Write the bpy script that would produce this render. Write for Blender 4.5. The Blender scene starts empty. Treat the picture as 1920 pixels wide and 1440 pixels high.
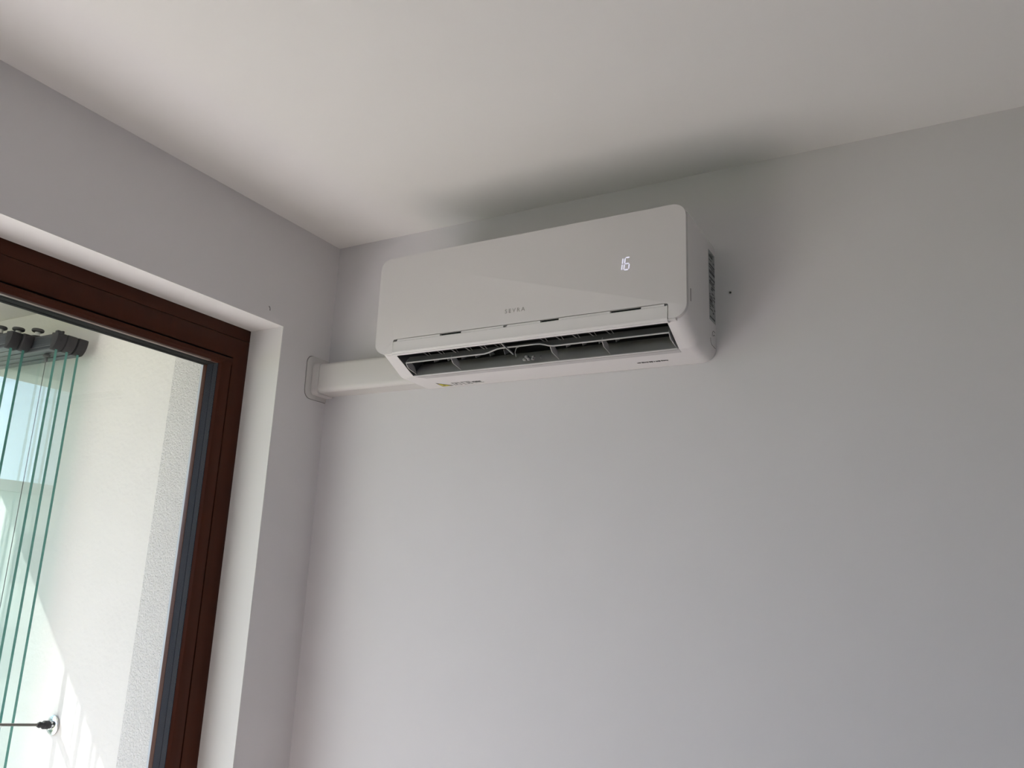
import bpy, math, random
from mathutils import Vector, Matrix

random.seed(7)
scene = bpy.context.scene
col = scene.collection

# ------------------------------------------------------------------ camera
CAM = Vector((1.6667, -1.8, 1.5958))
YAW, PITCH, ROLL, FPX = -0.5171, 0.2424, 0.0426, 1524.31
fwd = Vector((math.sin(YAW) * math.cos(PITCH), math.cos(YAW) * math.cos(PITCH), math.sin(PITCH)))
rgt = fwd.cross(Vector((0, 0, 1))).normalized()
up = rgt.cross(fwd)
r2 = rgt * math.cos(ROLL) + up * math.sin(ROLL)
u2 = up * math.cos(ROLL) - rgt * math.sin(ROLL)
cam_data = bpy.data.cameras.new('camera')
cam = bpy.data.objects.new('camera', cam_data)
col.objects.link(cam)
cam.matrix_world = Matrix(((r2.x, u2.x, -fwd.x, CAM.x), (r2.y, u2.y, -fwd.y, CAM.y),
                           (r2.z, u2.z, -fwd.z, CAM.z), (0, 0, 0, 1)))
cam_data.sensor_fit = 'HORIZONTAL'
cam_data.sensor_width = 36.0
cam_data.lens = FPX / 1920.0 * 36.0
cam_data.clip_start = 0.02
cam_data.clip_end = 500
scene.camera = cam

# ------------------------------------------------------------------ light
SUN_DIR = Vector((1.0, 0.36, -1.02)).normalized()
SUN_STRENGTH = 24.0
SKY_STRENGTH = 3.5
EXPOSURE = 0.16

world = bpy.data.worlds.new('sky')
scene.world = world
world.use_nodes = True
bg = world.node_tree.nodes['Background']
bg.inputs['Color'].default_value = (0.64, 0.80, 1.0, 1)
bg.inputs['Strength'].default_value = SKY_STRENGTH

sun_data = bpy.data.lights.new('sun', 'SUN')
sun_data.energy = SUN_STRENGTH
sun_data.angle = math.radians(0.6)
sun_data.color = (1.0, 0.945, 0.93)
sun = bpy.data.objects.new('sun', sun_data)
col.objects.link(sun)
sun.location = (-6, -3, 7)
sun.rotation_euler = SUN_DIR.to_track_quat('-Z', 'Y').to_euler()


def portal(name, loc, direction, sx, sy):
    d = bpy.data.lights.new(name, 'AREA')
    d.shape = 'RECTANGLE'
    d.size, d.size_y = sx, sy
    d.cycles.is_portal = True
    o = bpy.data.objects.new(name, d)
    col.objects.link(o)
    o.location = loc
    o.rotation_euler = Vector(direction).to_track_quat('-Z', 'Z').to_euler()
    return o


WY0, WY1, WZ = -0.1975, -2.75, 2.2853      # window opening in the left wall
portal('window_daylight', (-0.36, (WY0 + WY1) / 2, WZ / 2), (1, 0, 0), 2.4, 2.2)
portal('added_rear_sky_portal', (2.9, -5.06, 1.5), (0, 1, 0), 1.2, 1.5)  # guides sky light through the added rear window

cy = scene.cycles
cy.max_bounces = 8
cy.diffuse_bounces = 4
cy.glossy_bounces = 4
cy.transparent_max_bounces = 40
cy.caustics_reflective = False
cy.caustics_refractive = False

vs = scene.view_settings
vs.view_transform = 'Standard'
vs.look = 'None'
vs.exposure = EXPOSURE
vs.gamma = 1.0
vs.use_curve_mapping = False
scene.display_settings.display_device = 'sRGB'


# ------------------------------------------------------------------ materials
def nt(m):
    m.use_nodes = True
    t = m.node_tree
    return t, t.nodes, t.links


def mat(name, color, rough=0.5, metal=0.0, spec=0.5, noise=0.0, nscale=20.0, bump=0.0, bscale=200.0,
        coat=0.0, stretch=None):
    m = bpy.data.materials.new(name)
    t, n, l = nt(m)
    b = n['Principled BSDF']
    b.inputs['Base Color'].default_value = (*color, 1)
    b.inputs['Roughness'].default_value = rough
    b.inputs['Metallic'].default_value = metal
    b.inputs['Specular IOR Level'].default_value = spec
    b.inputs['Coat Weight'].default_value = coat
    tc = n.new('ShaderNodeTexCoord')
    src = tc.outputs['Object']
    if stretch:
        mp = n.new('ShaderNodeMapping')
        mp.inputs['Scale'].default_value = stretch
        l.new(src, mp.inputs['Vector'])
        src = mp.outputs['Vector']
    if noise > 0:
        nz = n.new('ShaderNodeTexNoise')
        nz.inputs['Scale'].default_value = nscale
        nz.inputs['Detail'].default_value = 4
        l.new(src, nz.inputs['Vector'])
        mx = n.new('ShaderNodeMix')
        mx.data_type = 'RGBA'
        mx.inputs[6].default_value = (*[max(0, c * (1 - noise)) for c in color], 1)
        mx.inputs[7].default_value = (*[min(1, c * (1 + noise)) for c in color], 1)
        l.new(nz.outputs['Fac'], mx.inputs[0])
        l.new(mx.outputs[2], b.inputs['Base Color'])
    if bump > 0:
        nb = n.new('ShaderNodeTexNoise')
        nb.inputs['Scale'].default_value = bscale
        nb.inputs['Detail'].default_value = 3
        l.new(src, nb.inputs['Vector'])
        bp = n.new('ShaderNodeBump')
        bp.inputs['Strength'].default_value = 1.0
        bp.inputs['Distance'].default_value = bump
        l.new(nb.outputs['Fac'], bp.inputs['Height'])
        l.new(bp.outputs['Normal'], b.inputs['Normal'])
    return m


def glass_mat(name, tint, reflect=1.0):
    """thin architectural glass: tinted see-through with a fresnel mirror coat"""
    m = bpy.data.materials.new(name)
    t, n, l = nt(m)
    n.remove(n['Principled BSDF'])
    out = n['Material Output']
    tr = n.new('ShaderNodeBsdfTransparent')
    tr.inputs['Color'].default_value = (*tint, 1)
    gl = n.new('ShaderNodeBsdfGlossy')
    gl.inputs['Roughness'].default_value = 0.0
    fr = n.new('ShaderNodeFresnel')
    fr.inputs['IOR'].default_value = 1.48
    geo = n.new('ShaderNodeNewGeometry')
    mu = n.new('ShaderNodeMath'); mu.operation = 'MULTIPLY'
    inv = n.new('ShaderNodeMath'); inv.operation = 'SUBTRACT'
    inv.inputs[0].default_value = 1.0
    l.new(geo.outputs['Backfacing'], inv.inputs[1])
    l.new(fr.outputs['Fac'], mu.inputs[0])
    l.new(inv.outputs[0], mu.inputs[1])
    ms = n.new('ShaderNodeMath'); ms.operation = 'MULTIPLY'
    ms.inputs[1].default_value = reflect
    l.new(mu.outputs[0], ms.inputs[0])
    mix = n.new('ShaderNodeMixShader')
    l.new(ms.outputs[0], mix.inputs[0])
    l.new(tr.outputs[0], mix.inputs[1])
    l.new(gl.outputs[0], mix.inputs[2])
    l.new(mix.outputs[0], out.inputs['Surface'])
    return m


def emit_mat(name, color, strength):
    m = bpy.data.materials.new(name)
    t, n, l = nt(m)
    b = n['Principled BSDF']
    b.inputs['Base Color'].default_value = (*color, 1)
    b.inputs['Emission Color'].default_value = (*color, 1)
    b.inputs['Emission Strength'].default_value = strength
    return m


M = {}
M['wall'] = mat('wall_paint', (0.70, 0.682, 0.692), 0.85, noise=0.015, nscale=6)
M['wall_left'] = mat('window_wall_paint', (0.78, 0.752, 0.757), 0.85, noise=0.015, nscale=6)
M['wall_far'] = mat('darkened_far_wall', (0.48, 0.46, 0.44), 0.85, noise=0.02, nscale=6)  # unseen far walls darkened to cut bounce light and deepen shadows
M['reveal'] = mat('reveal_paint', (0.80, 0.79, 0.77), 0.8, noise=0.015, nscale=8)
M['ceiling'] = mat('ceiling_paint', (0.82, 0.81, 0.79), 0.9, noise=0.01, nscale=5)
M['floor'] = mat('oak_floor', (0.42, 0.37, 0.345), 0.5, noise=0.12, nscale=5, stretch=(1, 12, 1))
M['terrace'] = mat('terrace_tile', (0.47, 0.455, 0.45), 0.7, noise=0.06, nscale=8)
M['brown'] = mat('brown_frame_varnish', (0.062, 0.0165, 0.0075), 0.36, noise=0.22, nscale=14, spec=0.16,
                 stretch=(3, 3, 0.4))
M['brown_h'] = mat('brown_frame_varnish_rail', (0.062, 0.0165, 0.0075), 0.36, noise=0.22, nscale=14, spec=0.16,
                   stretch=(3, 0.4, 3))
M['bead_sheen'] = mat('pale_brown_sheen', (0.17, 0.115, 0.095), 0.4)  # glossy reflection on the bead put into a paler colour
M['bead'] = mat('plaster_corner_bead', (0.46, 0.50, 0.55), 0.6)
M['spacer'] = mat('glazing_spacer', (0.012, 0.014, 0.022), 0.6, spec=0.06)
M['gasket'] = mat('black_gasket', (0.004, 0.004, 0.0045), 0.7, spec=0.05)
M['glass'] = glass_mat('window_glass', (0.985, 0.982, 0.985))
M['pane'] = glass_mat('terrace_glass', (0.972, 0.988, 0.983))
M['pane_edge'] = mat('glass_edge_teal', (0.085, 0.31, 0.27), 0.15, spec=0.6)
M['alu'] = mat('slate_aluminium', (0.026, 0.031, 0.038), 0.5, spec=0.3, noise=0.05, nscale=30)
M['alu_light'] = mat('light_aluminium_lip', (0.12, 0.13, 0.14), 0.45, metal=0.3)
M['cap'] = mat('dark_plastic_cap', (0.015, 0.014, 0.017), 0.6, spec=0.3)
M['roller'] = mat('roller_rubber', (0.028, 0.028, 0.027), 0.55)
M['roller_hub'] = mat('roller_hub', (0.75, 0.74, 0.70), 0.4)
M['chrome'] = mat('chrome', (0.62, 0.63, 0.63), 0.18, metal=1.0)
M['rod'] = mat('dark_rod', (0.10, 0.09, 0.08), 0.4, metal=0.3)
M['cord'] = mat('thin_cord', (0.10, 0.10, 0.10), 0.7)
M['stucco'] = mat('smooth_terrace_plaster', (0.70, 0.68, 0.655), 0.9, noise=0.03, nscale=9, bump=0.0012, bscale=60)
M['rough'] = mat('roughcast_plaster', (0.63, 0.615, 0.60), 0.95, noise=0.14, nscale=170, bump=0.0048, bscale=210)
M['tceil'] = mat('terrace_ceiling_plaster', (0.64, 0.62, 0.59), 0.9, noise=0.02, nscale=6)
M['plastic'] = mat('white_abs', (0.77, 0.745, 0.745), 0.34, spec=0.45)
M['panel'] = mat('glossy_white_panel', (0.69, 0.662, 0.665), 0.24, spec=0.5)
M['plastic_grey'] = mat('grey_louver_plastic', (0.50, 0.475, 0.475), 0.45)
M['plastic_dark'] = mat('shade_dark_plastic', (0.16, 0.155, 0.155), 0.5)  # darkened for the flap's shade on the louver
M['slot'] = mat('slot_plastic', (0.54, 0.52, 0.525), 0.45)
M['bracket'] = mat('bracket_plastic', (0.24, 0.235, 0.235), 0.5)
M['black'] = mat('black_interior', (0.012, 0.011, 0.011), 0.6)
M['duct'] = mat('white_trunking', (0.66, 0.638, 0.622), 0.5)
M['groove'] = mat('joint_shadow', (0.20, 0.19, 0.185), 0.8)
M['silver'] = mat('silver_letters', (0.55, 0.54, 0.52), 0.25, metal=0.9)
M['led'] = emit_mat('led_digits', (0.80, 0.80, 1.0), 0.55)
M['yellow'] = mat('warning_yellow', (0.72, 0.62, 0.05), 0.5)
M['print'] = mat('dark_print', (0.05, 0.05, 0.05), 0.6)
M['print_grey'] = mat('grey_print', (0.30, 0.29, 0.29), 0.6)
M['label'] = mat('rating_label_paper', (0.36, 0.37, 0.37), 0.6, noise=0.10, nscale=220)
M['build'] = mat('pale_render', (0.55, 0.53, 0.48), 0.9, noise=0.05, nscale=0.5)
M['bwin'] = mat('dark_panes', (0.06, 0.08, 0.10), 0.15)
M['roof'] = mat('roof_tiles', (0.25, 0.16, 0.13), 0.8)
M['ground'] = mat('ground_grass', (0.20, 0.22, 0.12), 1.0, noise=0.3, nscale=0.4)


# ------------------------------------------------------------------ helpers
class MB:
    def __init__(self):
        self.v, self.f, self.mi = [], [], []

    def quad(self, a, b, c, d, mi=0):
        n = len(self.v)
        self.v += [tuple(a), tuple(b), tuple(c), tuple(d)]
        self.f.append((n, n + 1, n + 2, n + 3)); self.mi.append(mi)

    def poly(self, pts, mi=0):
        n = len(self.v)
        self.v += [tuple(p) for p in pts]
        self.f.append(tuple(range(n, n + len(pts)))); self.mi.append(mi)

    def box(self, x0, x1, y0, y1, z0, z1, mi=0):
        x0, x1 = min(x0, x1), max(x0, x1); y0, y1 = min(y0, y1), max(y0, y1); z0, z1 = min(z0, z1), max(z0, z1)
        n = len(self.v)
        self.v += [(x0, y0, z0), (x1, y0, z0), (x1, y1, z0), (x0, y1, z0),
                   (x0, y0, z1), (x1, y0, z1), (x1, y1, z1), (x0, y1, z1)]
        for q in ((0, 3, 2, 1), (4, 5, 6, 7), (0, 1, 5, 4), (1, 2, 6, 5), (2, 3, 7, 6), (3, 0, 4, 7)):
            self.f.append(tuple(n + i for i in q)); self.mi.append(mi)
        return self

    def prism(self, pts, off, mi=0):
        """closed polygon (3d points) extruded by vector off"""
        off = Vector(off)
        n = len(self.v); k = len(pts)
        self.v += [tuple(p) for p in pts] + [tuple(Vector(p) + off) for p in pts]
        self.f.append(tuple(range(n + k - 1, n - 1, -1))); self.mi.append(mi)
        self.f.append(tuple(range(n + k, n + 2 * k))); self.mi.append(mi)
        for i in range(k):
            j = (i + 1) % k
            self.f.append((n + i, n + j, n + k + j, n + k + i)); self.mi.append(mi)
        return self

    def loft(self, rings, closed=True, caps=False, skip=None, mi=0):
        n = len(self.v); k = len(rings[0])
        for r in rings:
            self.v += [tuple(p) for p in r]
        for s in range(len(rings) - 1):
            for i in range(k if closed else k - 1):
                j = (i + 1) % k
                if skip and skip(s, i):
                    continue
                self.f.append((n + s * k + i, n + s * k + j, n + (s + 1) * k + j, n + (s + 1) * k + i))
                self.mi.append(mi)
        if caps:
            self.f.append(tuple(range(n + k - 1, n - 1, -1))); self.mi.append(mi)
            b = n + (len(rings) - 1) * k
            self.f.append(tuple(range(b, b + k))); self.mi.append(mi)
        return self

    def tube(self, path, r, seg=10, mi=0):
        rings = []
        path = [Vector(p) for p in path]
        for i, p in enumerate(path):
            d = (path[min(i + 1, len(path) - 1)] - path[max(i - 1, 0)]).normalized()
            a = Vector((0, 0, 1)) if abs(d.z) < 0.9 else Vector((1, 0, 0))
            s = d.cross(a).normalized(); t = s.cross(d)
            rr = r[i] if isinstance(r, (list, tuple)) else r
            rings.append([p + s * rr * math.cos(2 * math.pi * q / seg) + t * rr * math.sin(2 * math.pi * q / seg)
                          for q in range(seg)])
        return self.loft(rings, True, True, mi=mi)

    def lathe(self, origin, axis, prof, seg=24, mi=0):
        """prof: (distance along axis, radius)"""
        return self.tube([Vector(origin) + Vector(axis).normalized() * d for d, _ in prof],
                         [max(rr, 1e-5) for _, rr in prof], seg, mi)

    def build(self, name, mats, parent=None, smooth=False, bevel=0.0, seg=2, angle=35):
        me = bpy.data.meshes.new(name)
        me.from_pydata(self.v, [], self.f)
        if not isinstance(mats, (list, tuple)):
            mats = [mats]
        for m in mats:
            me.materials.append(m)
        me.polygons.foreach_set('material_index', self.mi)
        me.update()
        import bmesh
        bm = bmesh.new(); bm.from_mesh(me)
        bmesh.ops.remove_doubles(bm, verts=bm.verts, dist=1e-6)
        bmesh.ops.recalc_face_normals(bm, faces=bm.faces)
        if bevel > 0:
            ed = [e for e in bm.edges if len(e.link_faces) == 2 and e.calc_face_angle(0) > math.radians(40)]
            bmesh.ops.bevel(bm, geom=ed, offset=bevel, segments=seg, affect='EDGES', profile=0.5, clamp_overlap=True)
            smooth = True
        if smooth:
            for f in bm.faces:
                f.smooth = True
            for e in bm.edges:
                if len(e.link_faces) == 2 and e.calc_face_angle(0) > math.radians(angle):
                    e.smooth = False
        bm.to_mesh(me); bm.free()
        o = bpy.data.objects.new(name, me)
        col.objects.link(o)
        if parent:
            o.parent = parent
            o.matrix_parent_inverse = Matrix.Translation(-Vector(parent.location))
        return o


def empty(name, loc):
    o = bpy.data.objects.new(name, None)
    o.empty_display_size = 0.05
    o.location = loc
    col.objects.link(o)
    return o


def tag(o, label=None, cat=None, group=None, kind=None):
    if label: o['label'] = label
    if cat: o['category'] = cat
    if group: o['group'] = group
    if kind: o['kind'] = kind
    return o


def struct(o, label=None, cat=None):
    return tag(o, label, cat, kind='structure')


# ------------------------------------------------------------------ room shell
H = 2.6
RX, RY = 4.3, -4.9
struct(MB().box(-0.2, RX + 0.15, 0.0, 0.18, 0, H).build('wall_back', M['wall']),
       'plain pale grey wall behind the air conditioner', 'wall')
struct(MB().box(-0.2, RX + 0.15, RY - 0.15, 0.18, H, H + 0.2).build('ceiling', M['ceiling']),
       'plain warm white ceiling above the air conditioner', 'ceiling')
struct(MB().box(-0.2, RX + 0.15, RY - 0.15, 0.18, -0.2, 0).build('floor', M['floor']),
       'light oak floor of the room', 'floor')
struct(MB().box(RX, RX + 0.15, RY, 0, 0, H).build('wall_right', M['wall_far']), 'plain wall of the room facing the window, darkened to cut fill light', 'wall')

wl = MB()
wl.box(-0.205, 0, WY0, 0.0, 0, H)
wl.box(-0.205, 0, WY1, WY0, WZ, H)
wl.box(-0.205, 0, RY, WY1, 0, H)
wall_left = struct(wl.build('wall_left', M['wall_left']), 'pale grey wall around the brown window', 'wall')
chip = MB().tube([(0.0008, -0.262 + dy, 2.318 + dz) for dy, dz in ((0, .006), (.0035, .004), (.005, 0), (.0055, -.005))],
                 0.0011, 6).build('paint_crack', M['groove'], wall_left)
# painted reveal lining of the recess
rv = MB()
rv.box(-0.128, -0.0005, WY0 - 0.002, WY0, 0, WZ)
rv.box(-0.128, -0.0005, WY1, WY0, WZ - 0.002, WZ)
rv.box(-0.128, -0.0005, WY1, WY1 + 0.002, 0, WZ)
struct(rv.build('trim_1', M['reveal']), 'off-white painted recess around the brown window', 'window recess')

# wall behind the camera with an unseen second window added for sky fill
wf = MB()
wf.box(0, 2.3, RY - 0.15, RY, 0, H)
wf.box(3.5, RX, RY - 0.15, RY, 0, H)
wf.box(2.3, 3.5, RY - 0.15, RY, 0, 0.75)
wf.box(2.3, 3.5, RY - 0.15, RY, 2.25, H)
struct(wf.build('wall_front', M['wall_far']), 'plain darkened wall behind the viewer with an added window', 'wall')
w2 = struct(empty('added_window_2', (2.9, RY - 0.1, 0.75)), 'brown window added out of view behind the viewer for sky fill', 'window')
m = MB()
m.box(2.3, 2.38, RY - 0.13, RY - 0.06, 0.75, 2.25); m.box(3.42, 3.5, RY - 0.13, RY - 0.06, 0.75, 2.25)
m.box(2.38, 3.42, RY - 0.13, RY - 0.06, 0.75, 0.83); m.box(2.38, 3.42, RY - 0.13, RY - 0.06, 2.17, 2.25)
m.build('added_window_frame', M['brown'], w2, bevel=0.004)
MB().box(2.38, 3.42, RY - 0.10, RY - 0.094, 0.83, 2.17).build('pane', M['glass'], w2)

# ------------------------------------------------------------------ brown window
FX = -0.128
w1 = struct(empty('window_1', (FX, (WY0 + WY1) / 2, 0)),
            'dark brown framed terrace window set deep in the left wall', 'window')
yF, yB = WY0, -0.254            # outer casing: outer edge and joint
yI = -0.295                     # sight line of the glazing bead
zA, zJ, zG, zI = WZ, 2.249, 2.189, 2.164
# casing head: upper board, lower board with a hairline between
MB().box(FX - 0.075, FX - 0.0006, WY1, WY0, zJ, zA).build('head_board', M['brown_h'], w1, bevel=0.0015)
m = MB()
m.prism([(FX - 0.075, y, z) for y, z in ((yF, 0), (yF, zJ - 0.0006), (WY1, zJ - 0.0006), (WY1, 0), (WY1 + 0.055, 0), (WY1 + 0.055, zG + 0.002),
                                         (yB + 0.002, zG + 0.002), (yB + 0.002, 0))], (0.075, 0, 0))
m.build('casing', M['brown'], w1, bevel=0.0018)
MB().box(FX - 0.075, FX, WY1 + 0.055, yB, 0, 0.1).build('sill_casing', M['brown_h'], w1, bevel=0.002)
# dark joint behind the bead
m = MB()
m.box(FX - 0.07, FX - 0.004, WY1, WY0 - .01, zG - 0.004, zG + 0.004)
m.box(FX - 0.07, FX - 0.004, yB - 0.004, yB + 0.004, 0.1, zG)
m.build('frame_joint', M['gasket'], w1)
# glazing bead: profile in (depth from FX, distance from joint towards the glass)
WB = 0.041
WBH = 0.025


def bead_ring(wd):
    return [(0.0, 0.002), (0.003, 0.004), (0.003, wd * 0.55), (0.0, wd * 0.86), (-0.006, wd), (-0.016, wd),
            (-0.05, wd * 0.8), (-0.05, 0.002)]


m = MB()
zTop = zG - WBH
m.prism([(FX + d, yB - t, 0.1) for d, t in bead_ring(WB)], (0, 0, zTop - 0.1 + 0.012))
m.build('glazing_bead', M['brown'], w1, smooth=True, angle=20)
m = MB()
m.prism([(FX + d, WY1 + 0.05, zG - t) for d, t in bead_ring(WBH)], (0, (yB) - (WY1 + 0.05), 0))
m.build('glazing_bead', M['brown_h'], w1, smooth=True, angle=20)
# spacer bars of the triple glazing and outer frame lip
m = MB()
m.box(-0.1525, -0.134, yI - 0.001, yI + 0.02, 0.1, zI + 0.01)
m.box(-0.178, -0.1545, yI - 0.001, yI + 0.02, 0.1, zI + 0.01)
m.build('glass_spacer', M['spacer'], w1)
m = MB()
m.box(-0.1525, -0.1415, WY1 + 0.05, yI, zI, zI + 0.02)
m.box(-0.178, -0.1545, WY1 + 0.05, yI, zI, zI + 0.02)
m.build('glass_spacer', M['gasket'], w1)
MB().box(-0.1545, -0.1525, yI + 0.001, yI + 0.02, 0.1, zI).build('glazing_seal', M['gasket'], w1)
MB().box(-0.1405, -0.1298, WY1 + 0.06, yI - 0.03, zI - 0.0012, zI + 0.004).build('bead_sheen_strip', M['bead_sheen'], w1, bevel=0.001)  # pale strip paints in the glossy reflection under the head bead
MB().box(-0.195, -0.179, yI - 0.0015, WY0, 0.1, zA - 0.02).build('outer_lip', M['brown'], w1, bevel=0.002)
MB().box(-0.195, -0.179, WY1, yI, zI - 0.001, zA - 0.02).build('outer_lip', M['gasket'], w1, bevel=0.002)
MB().box(-0.1385, -0.1345, WY1 + 0.06, yI + 0.006, 0.1, zI + 0.006).build('window_pane', M['glass'], w1)

# ------------------------------------------------------------------ terrace outside
RXO = -0.378        # outer face of the facade
m = MB()
m.box(RXO, -0.2, -0.25, 0.4, 0, 3.0)
wo = struct(m.build('wall_outer', M['rough']), 'rough cast plaster strip of the facade beside the window frame', 'wall')
MB().box(-0.2575, -0.201, -0.2515, -0.2499, 0, 2.26).build('corner_bead', M['bead'], wo)
m = MB()
m.box(RXO, -0.206, -6.0, -0.25, 2.262, 3.0)
m.box(RXO, -0.206, -6.0, WY1 + 0.03, 0, 2.262)
struct(m.build('wall_facade', M['rough']), 'rough plaster facade above the terrace window', 'wall')
struct(MB().box(-2.0, RXO - 0.0005, -0.236, 0.4, -0.1, 2.463).build('wall_terrace', M['stucco']),
       'smooth cream side wall of the terrace seen through the window', 'wall')
struct(MB().box(-1.68, RXO - 0.0005, -6.0, 0.4, 2.463, 2.75).build('ceiling_terrace', M['tceil']),
       'plastered underside of the terrace roof', 'ceiling')
struct(MB().box(-1.68, -1.52, -6.0, -0.2365, 2.322, 2.463).build('trim_2', M['tceil']),
       'plastered edge beam along the terrace roof', 'beam')
struct(MB().box(-2.0, RXO, -6.0, 0.4, -0.12, -0.02).build('floor_terrace', M['terrace']),
       'pale tiled terrace floor outside', 'floor')
struct(MB().box(-200, 30, -200, 200, -9.2, -9.0).build('ground', M['ground']), 'grassy ground far below outside', 'ground')

# neighbouring block, mirrored in the folded panes
bld = empty('apartment_building', (-30, -14, -9))
m = MB(); m.box(-34, -26, -24, -3.5, -9, 3.9); m.build('wall', M['build'], bld)
m = MB(); m.box(-34, -27, -3.5, 9, -9, 3.2); m.build('wall', M['build'], bld)
m = MB(); m.box(-34.4, -25.6, -24.4, -3.1, 3.9, 4.25); m.build('roof', M['roof'], bld)
m = MB(); m.box(-34.4, -26.6, -3.1, 9.4, 3.2, 3.5); m.build('roof', M['roof'], bld)
for fl in range(4):
    for k in range(6):
        MB().box(-26.05, -25.95, -22.8 + k * 3.2, -21.2 + k * 3.2, -8 + fl * 3, -6.4 + fl * 3).build('window', M['bwin'], bld)
tag(bld, 'pale apartment block across from the terrace, mirrored in the panes', 'building')

# ------------------------------------------------------------------ folded terrace panes
PZ = 2.263
PW = 0.62


def make_pane(name, y, x, label, rollers, open_end):
    root = empty(name, (x - PW / 2, y, 0.05))
    tag(root, label, 'glass panel', 'folded frameless terrace panes')
    t = 0.004
    g = MB()
    g.box(x - PW, x, y - t, y + t, 0.08, PZ + 0.004, 0)
    me = g.build('glass', [M['pane'], M['pane_edge']], root)
    for p in me.data.polygons:
        if abs(p.normal.y) < 0.5:
            p.material_index = 1
    # aluminium top profile: section in (y, z) swept along x
    s = 1
    prof = [(-.0115, .0), (-.0135, .003), (-.0135, .008), (-.0115, .0095), (-.0135, .012), (-.0150, .020), (-.0150, .036),
            (-.0125, .040), (-.0125, .044), (-.010, .050), (.010, .050), (.0125, .044), (.0125, .040),
            (.0150, .036), (.0150, .020), (.0135, .012), (.0115, .0095), (.0135, .008), (.0135, .003), (.0115, .0)]
    m = MB()
    m.prism([(x - PW, y + a, PZ - 0.004 + b) for a, b in prof], (PW - 0.012, 0, 0))
    tp = m.build('top_profile', M['alu'], root)
    m = MB()
    m.box(x - PW, x - 0.012, y - 0.0142, y + 0.0142, PZ - 0.006, PZ - 0.0025)
    m.box(x - PW, x - 0.012, y - 0.0148, y + 0.0148, PZ + 0.006, PZ + 0.008)
    m.build('clamp_strip', M['alu_light'], tp)
    # end cap with a rounded nose
    e = MB()
    ring = []
    nose = [(-0.012, 0.052), (0.016, 0.050), (0.0235, 0.047), (0.023, 0.036), (0.020, 0.024), (0.014, 0.012), (0.005, 0.002),
            (-0.002, -0.002), (-0.012, -0.003)]
    e.prism([(x + a, y - 0.0155, PZ - 0.003 + b) for a, b in nose], (0, 0.031, 0))
    ec = e.build('end_cap', M['cap'], root, bevel=0.0018)
    m = MB()
    m.lathe((x + 0.0225, y - 0.004, PZ + 0.037), (1, 0, -.05), [(-.004, .0025), (.001, .0025)], 10)
    m.build('screw', M['black'], ec)
    if open_end:
        m = MB()
        m.box(x - 0.004, x + 0.010, y - 0.011, y + 0.011, PZ + 0.047, PZ + 0.056)
        m.box(x - 0.006, x + 0.0225, y - 0.003, y + 0.004, PZ + 0.02, PZ + 0.054)
        m.build('latch_block', M['cap'], ec, bevel=0.001)
    if rollers:
        rx = rollers
        r = MB()
        r.lathe((rx, y, PZ + 0.072), (0, 0, 1),
                [(-.0055, .008), (-.0055, .0150), (-.003, .0182), (.002, .0186), (.0045, .0165), (.0045, .007)], 28)
        ro = r.build('roller', M['roller'], root, smooth=True)
        MB().lathe((rx, y, PZ + 0.046), (0, 0, 1), [(0, .009), (.021, .008)], 16).build('hub', M['roller_hub'], ro, smooth=True)
        MB().lathe((rx, y, PZ + 0.045), (0, 0, 1), [(0, .017), (.004, .018), (.0075, .016)], 28).build('lower_disc', M['roller'], ro, smooth=True)
    return root


make_pane('folded_glass_panel', -0.285, -0.813, 'frameless glass pane folded closest to the cream terrace wall', None, False)
make_pane('folded_glass_panel', -0.322, -0.813, 'second frameless glass pane counted from the cream terrace wall', None, False)
make_pane('folded_glass_panel', -0.356, -0.815, 'middle one of the five stacked frameless glass panes', -0.935, True)
make_pane('folded_glass_panel', -0.390, -0.936, 'fourth stacked glass pane from the cream terrace wall', -0.985, False)
make_pane('folded_glass_panel', -0.424, -0.945, 'frameless glass pane of the stack farthest from the cream wall', -1.025, False)

cord = empty('hanging_cord', (-0.89, -0.339, 0.2))
tag(cord, 'thin grey cord hanging from a small hook under the pane profiles', 'cord')
MB().lathe((-0.89, -0.339, 2.2565), (0, 0, -1), [(0, .006), (.004, .011), (.009, .011), (.012, .005), (.024, .005), (.027, .002)], 14
           ).build('hook', M['cord'], cord, smooth=True)
MB().tube([(-0.89, -0.339, 2.24), (-0.89, -0.339, 1.2), (-0.89, -0.339, 0.2)], 0.0013, 6).build('line', M['cord'], cord)

# pane retainer: rosette on the wall, knob, rod, clip
RP = Vector((-0.695, -0.236, 1.150))
RE = Vector((-0.690, -0.450, 1.176))
ret = empty('pane_retainer', RP)
tag(ret, 'wall-mounted retainer rod with silver rosette holding the folded panes', 'retainer')
MB().lathe(RP, (0, -1, 0), [(0, .027), (.004, .0275), (.007, .024), (.009, .012)], 28).build('rosette', M['chrome'], ret, smooth=True)
m = MB()
for k in range(7):
    a = k * 0.9
    m.lathe(RP + Vector((math.cos(a) * .009, -.009, math.sin(a) * .009)), (0, -1, 0), [(0, .004), (.004, .003), (.005, .001)], 8)
m.build('hub', M['chrome'], ret, smooth=True)
dv = (RE - RP).normalized()
MB().lathe(RP + dv * .010, dv, [(0, .007), (.008, .0115), (.022, .0115), (.027, .007), (.034, .0085), (.040, .006), (.042, .003)], 18
           ).build('knob', M['cap'], ret, smooth=True)
MB().lathe(RP + dv * .04, dv, [(0, .0038), ((RE - RP).length - .04, .0038)], 12).build('rod', M['rod'], ret, smooth=True)
m = MB()
m.tube([RE - dv * .03 + Vector((0, 0, .012)), RE - dv * .045 + Vector((0, 0, .004)), RE - dv * .06 + Vector((0, 0, -.004)), RE + Vector((0, 0, -.006))], .004, 8)
m.build('clip', M['chrome'], ret, smooth=True)

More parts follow.
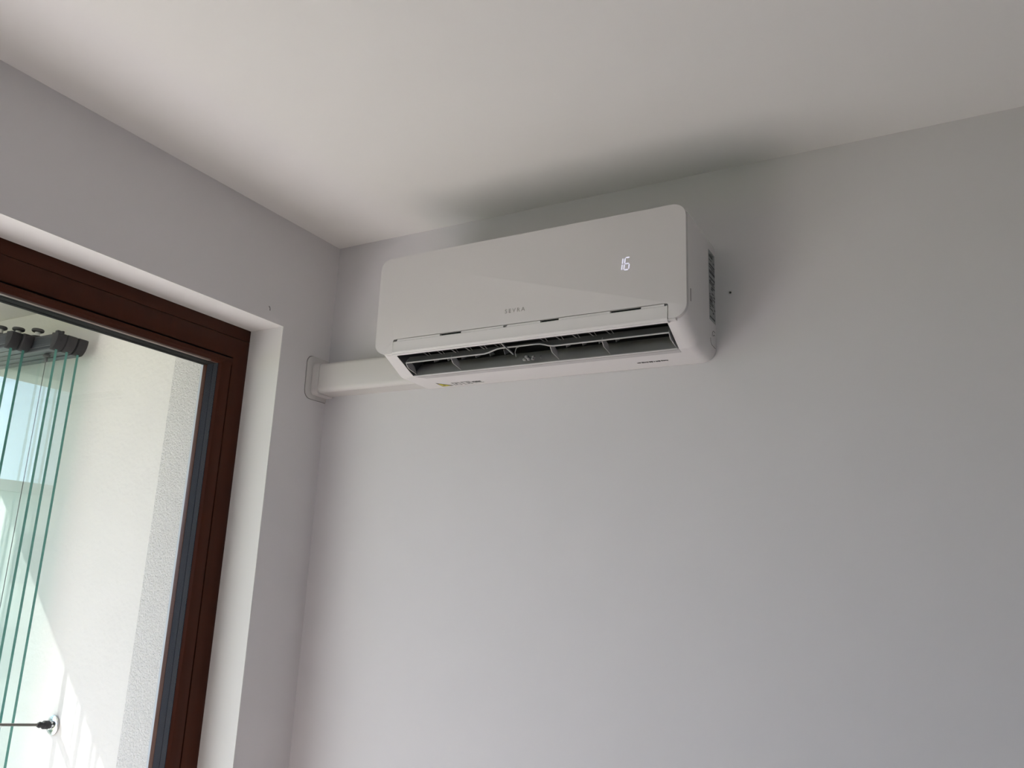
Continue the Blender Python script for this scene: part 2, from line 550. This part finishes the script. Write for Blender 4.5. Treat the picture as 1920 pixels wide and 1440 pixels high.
# ------------------------------------------------------------------ air conditioner
AX0, AX1 = 0.361, 1.183
AZ1 = 2.415
FYB = -0.213        # front of the chassis, back of the panel
FYF = -0.225        # front of the panel
ac = empty('air_conditioner', (0.77, 0.0, 2.1145))
tag(ac, 'white wall-mounted split air conditioner showing 16 on its front', 'air conditioner')

OX0, OX1 = 0.416, 1.134      # outlet opening
NARC = 7


def outline(y, zb, x0, x1, zt, rt, rb):
    """rounded rectangle in XZ, bottom edge carries the outlet corners"""
    pts = []

    def arc(cx, cz, r, a0, a1):
        for i in range(NARC):
            a = math.radians(a0 + (a1 - a0) * i / (NARC - 1))
            pts.append((cx + r * math.cos(a), y, cz + r * math.sin(a)))
    rl = rb if y < -0.15 else 0.010
    arc(x0 + rl, zb + rl, rl, 180, 270)
    pts.append((OX0, y, zb)); pts.append((OX1, y, zb))
    arc(x1 - rb, zb + rb, rb, 270, 360)
    arc(x1 - rt, zt - rt, rt, 0, 90)
    arc(x0 + rt, zt - rt, rt, 90, 180)
    return pts


st = [(-0.2130, 2.1580, 0.030), (-0.2065, 2.1545, 0.030), (-0.126, 2.1175, 0.030), (-0.120, 2.1165, 0.030),
      (-0.06, 2.1155, 0.030), (-0.004, 2.1145, 0.030), (0.0, 2.1175, 0.030)]
rings = [outline(y, zb, AX0 + 0.004 + (0.006 if y > -0.13 else 0), AX1, AZ1 - (0.0015 if y > -0.003 else 0), 0.026, rb)
         for y, zb, rb in st]
i_open = NARC
body = MB()
body.loft(rings, True, False, skip=lambda s, i: s == 1 and i == i_open)
body.poly(rings[0]); body.poly(rings[-1])
body_o = body.build('body', M['plastic'], ac, smooth=True, angle=24)
# air duct inside the outlet
cav = MB()
yo0, zo0 = -0.2065, 2.1545
yo1, zo1 = -0.126, 2.1175
duct_rear = [(yo1, zo1), (-0.1205, 2.1260), (-0.112, 2.1375), (-0.102, 2.1490), (-0.089, 2.1600)]
duct_front = [(yo0, zo0), (-0.203, 2.170), (-0.196, 2.190), (-0.180, 2.215)]
cav.loft([[(OX0, y, z) for y, z in duct_rear], [(OX1, y, z) for y, z in duct_rear]], closed=False)
cav.build('air_guide', M['plastic_grey'], ac, smooth=True)
m = MB()
m.loft([[(OX0, y, z) for y, z in duct_front], [(OX1, y, z) for y, z in duct_front]], closed=False)
m.poly([(OX0, -0.089, 2.160), (OX1, -0.089, 2.160), (OX1, -0.075, 2.215), (OX0, -0.075, 2.215)])
m.poly([(OX0, -0.075, 2.24), (OX1, -0.075, 2.24), (OX1, -0.180, 2.24), (OX0, -0.180, 2.24)])
m.poly([(OX0, -0.180, 2.215), (OX1, -0.180, 2.215), (OX1, -0.180, 2.24), (OX0, -0.180, 2.24)])
m.poly([(OX0, -0.075, 2.215), (OX1, -0.075, 2.215), (OX1, -0.075, 2.24), (OX0, -0.075, 2.24)])
m.build('outlet_chamber', M['black'], ac)
for xx in (OX0, OX1):
    m = MB()
    s = 0.0008 if xx == OX0 else -0.0008
    m.poly([(xx + s, y, z) for y, z in duct_rear + [(-0.075, 2.215), (-0.075, 2.24), (-0.18, 2.24)] + duct_front[::-1]])
    m.build('outlet_cheek', M['plastic_dark'], ac)
# cross-flow fan
m = MB()
for k in range(26):
    a = 2 * math.pi * k / 26
    c, s_ = math.cos(a), math.sin(a)
    m.box(OX0 + .03, OX1 - .03, -0.128 + .026 * c - .0012, -0.128 + .026 * c + .0012, 2.208 + .026 * s_ - .003, 2.208 + .026 * s_ + .003)
m.build('fan_drum', M['black'], ac)
# upright guide vanes, each a thin fin with a folded tip
n_v = 13
for k in range(n_v):
    x = OX0 + 0.062 + k * (OX1 - OX0 - 0.22) / (n_v - 1)
    if 0.705 < x < 0.775:
        continue
    m = MB()
    m.prism([(x, -0.196, 2.1655), (x + .0012, -0.196, 2.1655), (x + .0142, -0.172, 2.1555), (x + .0130, -0.172, 2.1555)], (0, .002, -.0015))
    m.prism([(x + .0170, -0.192, 2.1660), (x + .0182, -0.192, 2.1660), (x + .0222, -0.172, 2.1555), (x + .0210, -0.172, 2.1555)], (0, .002, -.0015))
    m.prism([(x + .019, -0.158, 2.1520), (x + .019, -0.150, 2.1600), (x + .019, -0.128, 2.1520), (x + .019, -0.150, 2.1415)], (0.0012, 0, 0))
    m.build('guide_vane', M['bracket'], ac)
# horizontal louver with a wavy lip
def lip(x):
    b = max(0.0, 1 - abs((x - 0.758) / 0.085))
    return 0.010 * (b * b * (3 - 2 * b)) ** 0.5 * (1 if b > 0 else 0) if b > 0 else 0.0
m = MB()
xs = [OX0 + 0.014 + (OX1 - OX0 - 0.018) * i / 60 for i in range(61)]
ringA, ringB, ringC, ringD = [], [], [], []
for x in xs:
    w = 0.0095 * (0.5 - 0.5 * math.cos(math.pi * min(1, max(0, (0.095 - abs(x - 0.757)) / 0.045))))
    ringA.append((x, -0.1800, 2.1385 + w))
    ringB.append((x, -0.1790, 2.1402 + w))
    ringC.append((x, -0.168, 2.1580))
    ringD.append((x, -0.1672, 2.1565))
m.loft([ringB, ringC], closed=False)
m.loft([ringC, ringD], closed=False)
m.loft([ringD, ringA], closed=False)
louver = m.build('louver', M['plastic_dark'], ac, smooth=True)  # shade of the flap is put into the louver's dark colour
m = MB()
m.loft([[(x, y - .0006, z - .0008) for x, y, z in ringA], [(x, y - .0010, z + .0004) for x, y, z in ringB]], closed=False)
m.loft([[(x, y - .0010, z + .0004) for x, y, z in ringB], [(x, y + .0010, z + .0006) for x, y, z in ringB]], closed=False)
m.loft([[(x, y - .0006, z - .0008) for x, y, z in ringA], [(x, y + .0030, z - .0004) for x, y, z in ringA]], closed=False)
m.build('louver_lip', M['plastic'], louver, smooth=True)
for x in (OX0 + 0.012, 0.566, 0.842, 0.972, OX1 - 0.006):
    m = MB()
    m.prism([(x, -0.1805, 2.1395), (x, -0.171, 2.1520), (x, -0.142, 2.1390), (x, -0.1290, 2.1205), (x, -0.1680, 2.1275)], (0.0014, 0, 0))
    m.build('louver_tab', M['plastic_grey'], louver)
# drive bracket in the middle of the louver
br = MB()
br.prism([(0.716, -0.195, 2.156), (0.7195, -0.195, 2.156), (0.738, -0.165, 2.134), (0.7345, -0.165, 2.134)], (0, 0.004, 0.003))
bro = br.build('louver_bracket', M['bracket'], ac)
m = MB()
m.tube([(0.745, -0.165, 2.128), (0.7455, -0.172, 2.137), (0.751, -0.176, 2.146), (0.762, -0.178, 2.1485)], 0.0010, 8)
m.build('bracket_arm', M['bracket'], bro, smooth=True)
m = MB()
for (bx, bz, rr) in ((0.757, 2.1265, .0045), (0.768, 2.1262, .0045), (0.780, 2.130, .004), (0.779, 2.1255, .0035), (0.762, 2.132, .005)):
    m.lathe((bx, -0.140, bz + .0), (0, -1, -.2), [(0, rr), (.006, rr), (.008, rr * .5)], 12)
m.tube([(0.800, -0.140, 2.1325), (0.797, -0.140, 2.129), (0.799, -0.140, 2.1255)], 0.0012, 6)
m.build('gear_knob', M['bracket'], bro, smooth=True)
# strip behind the outlet with a shallow slot
m = MB()
m.prism([(OX0 + .004, -0.1235, 2.1171), (OX1 + .0, -0.1235, 2.1171), (OX1 - .002, -0.1030, 2.1162), (OX0 + .026, -0.1030, 2.1162)], (0, 0, -0.0012))
m.build('slot_strip', M['slot'], ac)
m = MB()
m.box(OX0 + .012, OX1 - .004, -0.1232, -0.1218, 2.1158, 2.1172)
m.box(0.764, 0.792, -0.1180, -0.1166, 2.1156, 2.1166)
m.build('slot_line', M['groove'], ac)
MB().box(OX0 - .020, OX1 - 0.004, -0.1275, -0.1240, 2.1160, 2.1190).build('outlet_rim', M['plastic'], ac, bevel=0.0006)

# front panel with a notch for the flap
NX0, NX1, NZ = 0.4175, 1.1425, 2.1905
pb = 2.1555
R = 0.030


def arc2(cx, cz, r, a0, a1, n=10):
    return [(cx + r * math.cos(math.radians(a0 + (a1 - a0) * i / (n - 1))), cz + r * math.sin(math.radians(a0 + (a1 - a0) * i / (n - 1)))) for i in range(n)]


pan = []
pan += arc2(AX0 + R, pb + R, R, 180, 270)
pan += [(NX0, pb)]
pan += [(NX0, NZ - .005)] + arc2(NX0 + .006, NZ - .006, .006, 180, 90, 5)
pan += arc2(NX1 - .006, NZ - .006, .006, 90, 0, 5)
pan += [(NX1, pb)]
pan += arc2(AX1 - R, pb + R, R, 270, 360)
pan += arc2(AX1 - R, AZ1 - R, R, 0, 90)
pan += arc2(AX0 + R, AZ1 - R, R, 90, 180)
m = MB()
m.prism([(x, FYB - .0005, z) for x, z in pan], (0, FYF - FYB + .0005, 0))
panel = m.build('front_panel', M['panel'], ac, bevel=0.0016, seg=3)
# flap closing the notch, slightly tipped out, with a rolled lower edge
fl = []
FT = NZ - 0.0058
prof = [(FYB - .001, FT), (FYF + .002, FT), (FYF - .0002, FT - .0016), (FYF - .0008, FT - .012), (FYF - .0012, 2.1595),
        (FYF - .0022, 2.1560), (FYF - .0016, 2.1535), (FYF + .0004, 2.1528), (FYF + .0010, 2.1510), (FYF + .0006, 2.1492),
        (FYF + .0030, 2.1475), (FYF + .0075, 2.1480), (-0.2062, 2.1525)]
m = MB()
fx0, fx1 = NX0 + .0012, NX1 - .0012
ring_at = lambda x, dz=0: [(x, y, z) for y, z in prof]
m.loft([ring_at(fx0), ring_at(fx0 + .2), ring_at(fx1 - .2), ring_at(fx1)], True, True)
flap = m.build('outlet_flap', M['plastic'], ac, smooth=True, angle=28)
MB().box(AX0 + .03, AX1 - .025, -0.2225, -0.2105, 2.1522, 2.1556).build('bottom_rim', M['plastic'], ac, bevel=0.001)
# gap above the flap: dark stretches and pale stretches
for x0, x1 in ((0.560, 0.622), (0.838, 0.885), (1.010, 1.082)):
    MB().box(x0, x1, FYB - .0006, FYB - .0030, FT - .0005, NZ + .0002).build('gap_shadow', M['black'], panel)
for x0, x1 in ((0.430, 0.560), (0.622, 0.74), (0.75, 0.838), (0.885, 1.010), (1.082, 1.134)):
    MB().box(x0, x1, FYB - .0006, FYF + .0010, FT - .0005, NZ - .0016).build('gap_filler', M['plastic'], panel)

# LED digits, slanted seven-segment 16
def seg_bar(mb, x0, z0, x1, z1, w=0.0012):
    d = Vector((x1 - x0, 0, z1 - z0)); nrm = Vector((-d.z, 0, d.x)).normalized() * w
    a, b = Vector((x0, FYF - .0004, z0)), Vector((x1, FYF - .0004, z1))
    t = d.normalized() * 0.0012
    mb.prism([a, a + t + nrm, b - t + nrm, b, b - t - nrm, a + t - nrm], (0, 0.0006, 0))


SL = 0.12
DX, DZ0, DH = 1.0368, 2.2800, 0.0285
P = lambda x, z: (DX + x + SL * z, DZ0 + z)
d1 = MB()
seg_bar(d1, *P(0, .0008), *P(0, DH / 2 - .0008)); seg_bar(d1, *P(0, DH / 2 + .0008), *P(0, DH - .0008))
d1.build('display_digit', M['led'], panel)
d6 = MB()
a, b = 0.0052, 0.0165
seg_bar(d6, *P(a, .001), *P(a, DH / 2 - .001)); seg_bar(d6, *P(a, DH / 2 + .001), *P(a, DH - .001))
for z in (0, DH / 2, DH):
    seg_bar(d6, *P(a + .001, z), *P(b - .001, z))
seg_bar(d6, *P(b, .001), *P(b, DH / 2 - .001))
d6.build('display_digit', M['led'], panel)


def text_mesh(name, body_txt, size, material, parent, matrix, spacing=1.0, extrude=0.0003):
    cu = bpy.data.curves.new(name, 'FONT')
    cu.body = body_txt
    cu.size = size
    cu.space_character = spacing
    cu.extrude = extrude
    cu.align_x = 'CENTER'; cu.align_y = 'CENTER'
    tmp = bpy.data.objects.new('tmp_text', cu)
    col.objects.link(tmp)
    bpy.context.view_layer.update()
    dg = bpy.context.evaluated_depsgraph_get()
    me = bpy.data.meshes.new_from_object(tmp.evaluated_get(dg))
    bpy.data.objects.remove(tmp)
    me.transform(matrix)
    me.name = name
    me.materials.clear(); me.materials.append(material)
    o = bpy.data.objects.new(name, me)
    col.objects.link(o)
    o.parent = parent
    p = parent
    off = Vector((0, 0, 0))
    while p:
        off += Vector(p.location) if p.type == 'EMPTY' else Vector((0, 0, 0))
        p = p.parent
    o.matrix_parent_inverse = Matrix.Translation(-Vector(parent.location))
    return o


FRONT = Matrix(((1, 0, 0, 0), (0, 0, -1, 0), (0, 1, 0, 0), (0, 0, 0, 1)))
text_mesh('brand_letters', 'SEVRA', 0.0140, M['silver'], panel, Matrix.Translation((0.770, FYF - .0003, 2.2222)) @ FRONT, 1.5)


# prints on the underside band (looking up from below the text reads left to right)
def band_z(y):
    return 2.1165 + (y + 0.120) * (2.1145 - 2.1165) / 0.116 - 0.0002


x0, x1, y0, y1 = 0.436, 0.470, -0.052, -0.016
pts = [(x0, y0), (x1, y1), (x0, y1)]
wt = MB()
wt.prism([(x, y, band_z(y) - .0004) for x, y in pts], (0, 0, .0004))
wlab = wt.build('warning_sticker', M['print'], ac)
cx, cy = sum(p[0] for p in pts) / 3, sum(p[1] for p in pts) / 3
m = MB()
m.prism([(cx + (x - cx) * .70, cy + (y - cy) * .70, band_z(y) - .0008) for x, y in pts], (0, 0, .0005))
m.build('warning_field', M['yellow'], wlab)
m = MB()
m.prism([(cx + (x - cx) * .22, cy + (y - cy) * .22, band_z(y) - .0012) for x, y in pts], (0, 0, .0005))
m.build('warning_symbol', M['print'], wlab)


def frame_icon(x0, x1, y0, y1, w, inner):
    m = MB()
    z = band_z((y0 + y1) / 2) - .0003
    m.box(x0, x1, y0, y0 + w, z, z + .0003); m.box(x0, x1, y1 - w, y1, z, z + .0003)
    m.box(x0, x0 + w, y0, y1, z, z + .0003); m.box(x1 - w, x1, y0, y1, z, z + .0003)
    for (a, b, c, d) in inner:
        m.box(x0 + (x1 - x0) * a, x0 + (x1 - x0) * b, y0 + (y1 - y0) * c, y0 + (y1 - y0) * d, z, z + .0003)
    m.build('printed_icon', M['print_grey'], ac)


frame_icon(0.478, 0.500, -0.042, -0.016, .0022, [(.3, .5, .3, .75), (.5, .8, .25, .4)])
frame_icon(0.508, 0.534, -0.042, -0.016, .0022, [(.55, .7, .2, .8), (.75, .9, .3, .6)])
m = MB()
zz = band_z(-.03) - .0003
xx = 0.540
for w_ in (.0035, .0025, .005, .003, .0045, .0025):
    m.box(xx, xx + w_, -0.036 + random.uniform(-.002, .002), -0.027, zz, zz + .0003); xx += w_ + .0009
m.box(0.543, 0.570, -0.022, -0.0205, zz, zz + .0003)
m.build('printed_icon', M['print'], ac)
m = MB()
xx = 1.010
zz = band_z(-.05) - .0004
while xx < 1.085:
    w_ = random.choice((.0022, .0035, .0045, .0055))
    m.box(xx, xx + w_, -0.056 + random.uniform(-.0015, .0015), -0.049 + random.uniform(-.0015, .0015), zz, zz + .0004)
    xx += w_ + random.choice((.0008, .0008, .0025))
m.build('printed_line', M['print'], ac)

# right flank: rating label, vent slit, knock-out line
lab = MB()
lab.prism([(AX1 + .0002, -0.054, 2.203), (AX1 + .0002, -0.004, 2.203), (AX1 + .0002, -0.004, 2.374), (AX1 + .0002, -0.054, 2.374)], (.0004, 0, 0))
labo = lab.build('rating_label', M['label'], ac)
m = MB()
z = 2.368
while z > 2.212:
    h = random.choice((.0018, .0025, .004, .007))
    if random.random() < .85:
        y = -0.051
        while y < -0.010:
            w_ = random.uniform(.004, .016)
            if random.random() < .75:
                m.box(AX1 + .0005, AX1 + .0009, y, min(y + w_, -0.0065), z - h, z)
            y += w_ + .002
    z -= h + random.choice((.0015, .002, .003))
m.build('label_print', M['print'], labo)
MB().box(AX1 - .001, AX1 + .0006, -0.1975, -0.1945, 2.198, 2.2265).build('side_slit', M['groove'], ac)
m = MB()
ko = [(-0.010, 2.182), (-0.022, 2.183), (-0.030, 2.178), (-0.033, 2.168)]
m.tube([(AX1 + .0001, y, z) for y, z in ko], .0007, 5)
ko = [(-0.012, 2.174), (-0.020, 2.174), (-0.026, 2.169)]
m.tube([(AX1 + .0001, y, z) for y, z in ko], .0007, 5)
ko = [(-0.048, 2.160), (-0.046, 2.150), (-0.038, 2.1455), (-0.020, 2.1445), (-0.008, 2.1445)]
m.tube([(AX1 + .0001, y, z) for y, z in ko], .0007, 5)
m.build('knockout_line', M['groove'], ac)

# ------------------------------------------------------------------ pipe trunking
dk = empty('pipe_trunking', (0.19, 0.0, 2.12))
tag(dk, 'white plastic pipe trunking running from the air conditioner into the left wall', 'pipe trunking')


def duct_section(d, zb, zt, r=0.010, chamfer=0.014):
    pts = [(0.0, zb)]
    pts += [(-d + chamfer, zb + 0.001)]
    for i in range(6):
        a = math.radians(-80 + i * 16)
        pts.append((-d + chamfer - chamfer * math.cos(a) * 1.0, zb + 0.015 + 0.015 * math.sin(a)))
    for i in range(5):
        a = math.radians(i * 22.5)
        pts.append((-d + r - r * math.cos(a), zt - r + r * math.sin(a)))
    pts.append((0.0, zt))
    return pts


m = MB()
m.prism([(0.024, y, z) for y, z in duct_section(0.065, 2.119, 2.207)], (0.3465, 0, 0))
m.build('trunking_cover', M['duct'], dk, smooth=True, angle=25)
m = MB()
m.prism([(0.0035, y, z) for y, z in duct_section(0.0685, 2.1145, 2.2105)], (0.024, 0, 0))
m.build('wall_sleeve', M['duct'], dk, smooth=True, angle=25)
m = MB()
fp = [(0.0, 2.102)] + [(-0.066 - .024 * math.sin(math.radians(a)), 2.126 - .024 * math.cos(math.radians(a))) for a in range(0, 91, 15)] + \
     [(-0.092 + .024 * (1 - math.cos(math.radians(a))), 2.206 + .024 * math.sin(math.radians(a))) for a in range(0, 91, 15)] + [(0.0, 2.230)]
m.prism([(0.0, y, z) for y, z in fp], (0.0035, 0, 0))
m.build('wall_flange', M['duct'], dk, bevel=0.0006)
m = MB()
fp2 = [(y * 1.014 - .0002, z) for y, z in fp]
m.prism([(0.0, y - .0012 if y < -.01 else y, z - .0012 if z < 2.15 else z + .0008) for y, z in fp], (0.0008, 0, 0))
m.build('flange_joint', M['groove'], dk)

# screw left in the wall
sc = empty('wall_screw', (1.219, 0.0, 2.279))
tag(sc, 'tiny dark screw in the wall right of the air conditioner', 'screw')
MB().lathe((1.219, 0.0, 2.279), (0, -1, 0), [(0, .0042), (.0006, .0045), (.0012, .003)], 14).build('wall_plug', M['duct'], sc, smooth=True)
MB().lathe((1.219, -0.0011, 2.279), (0, -1, 0), [(0, .0026), (.0015, .0022), (.002, .001)], 12).build('screw_head', M['print'], sc, smooth=True)
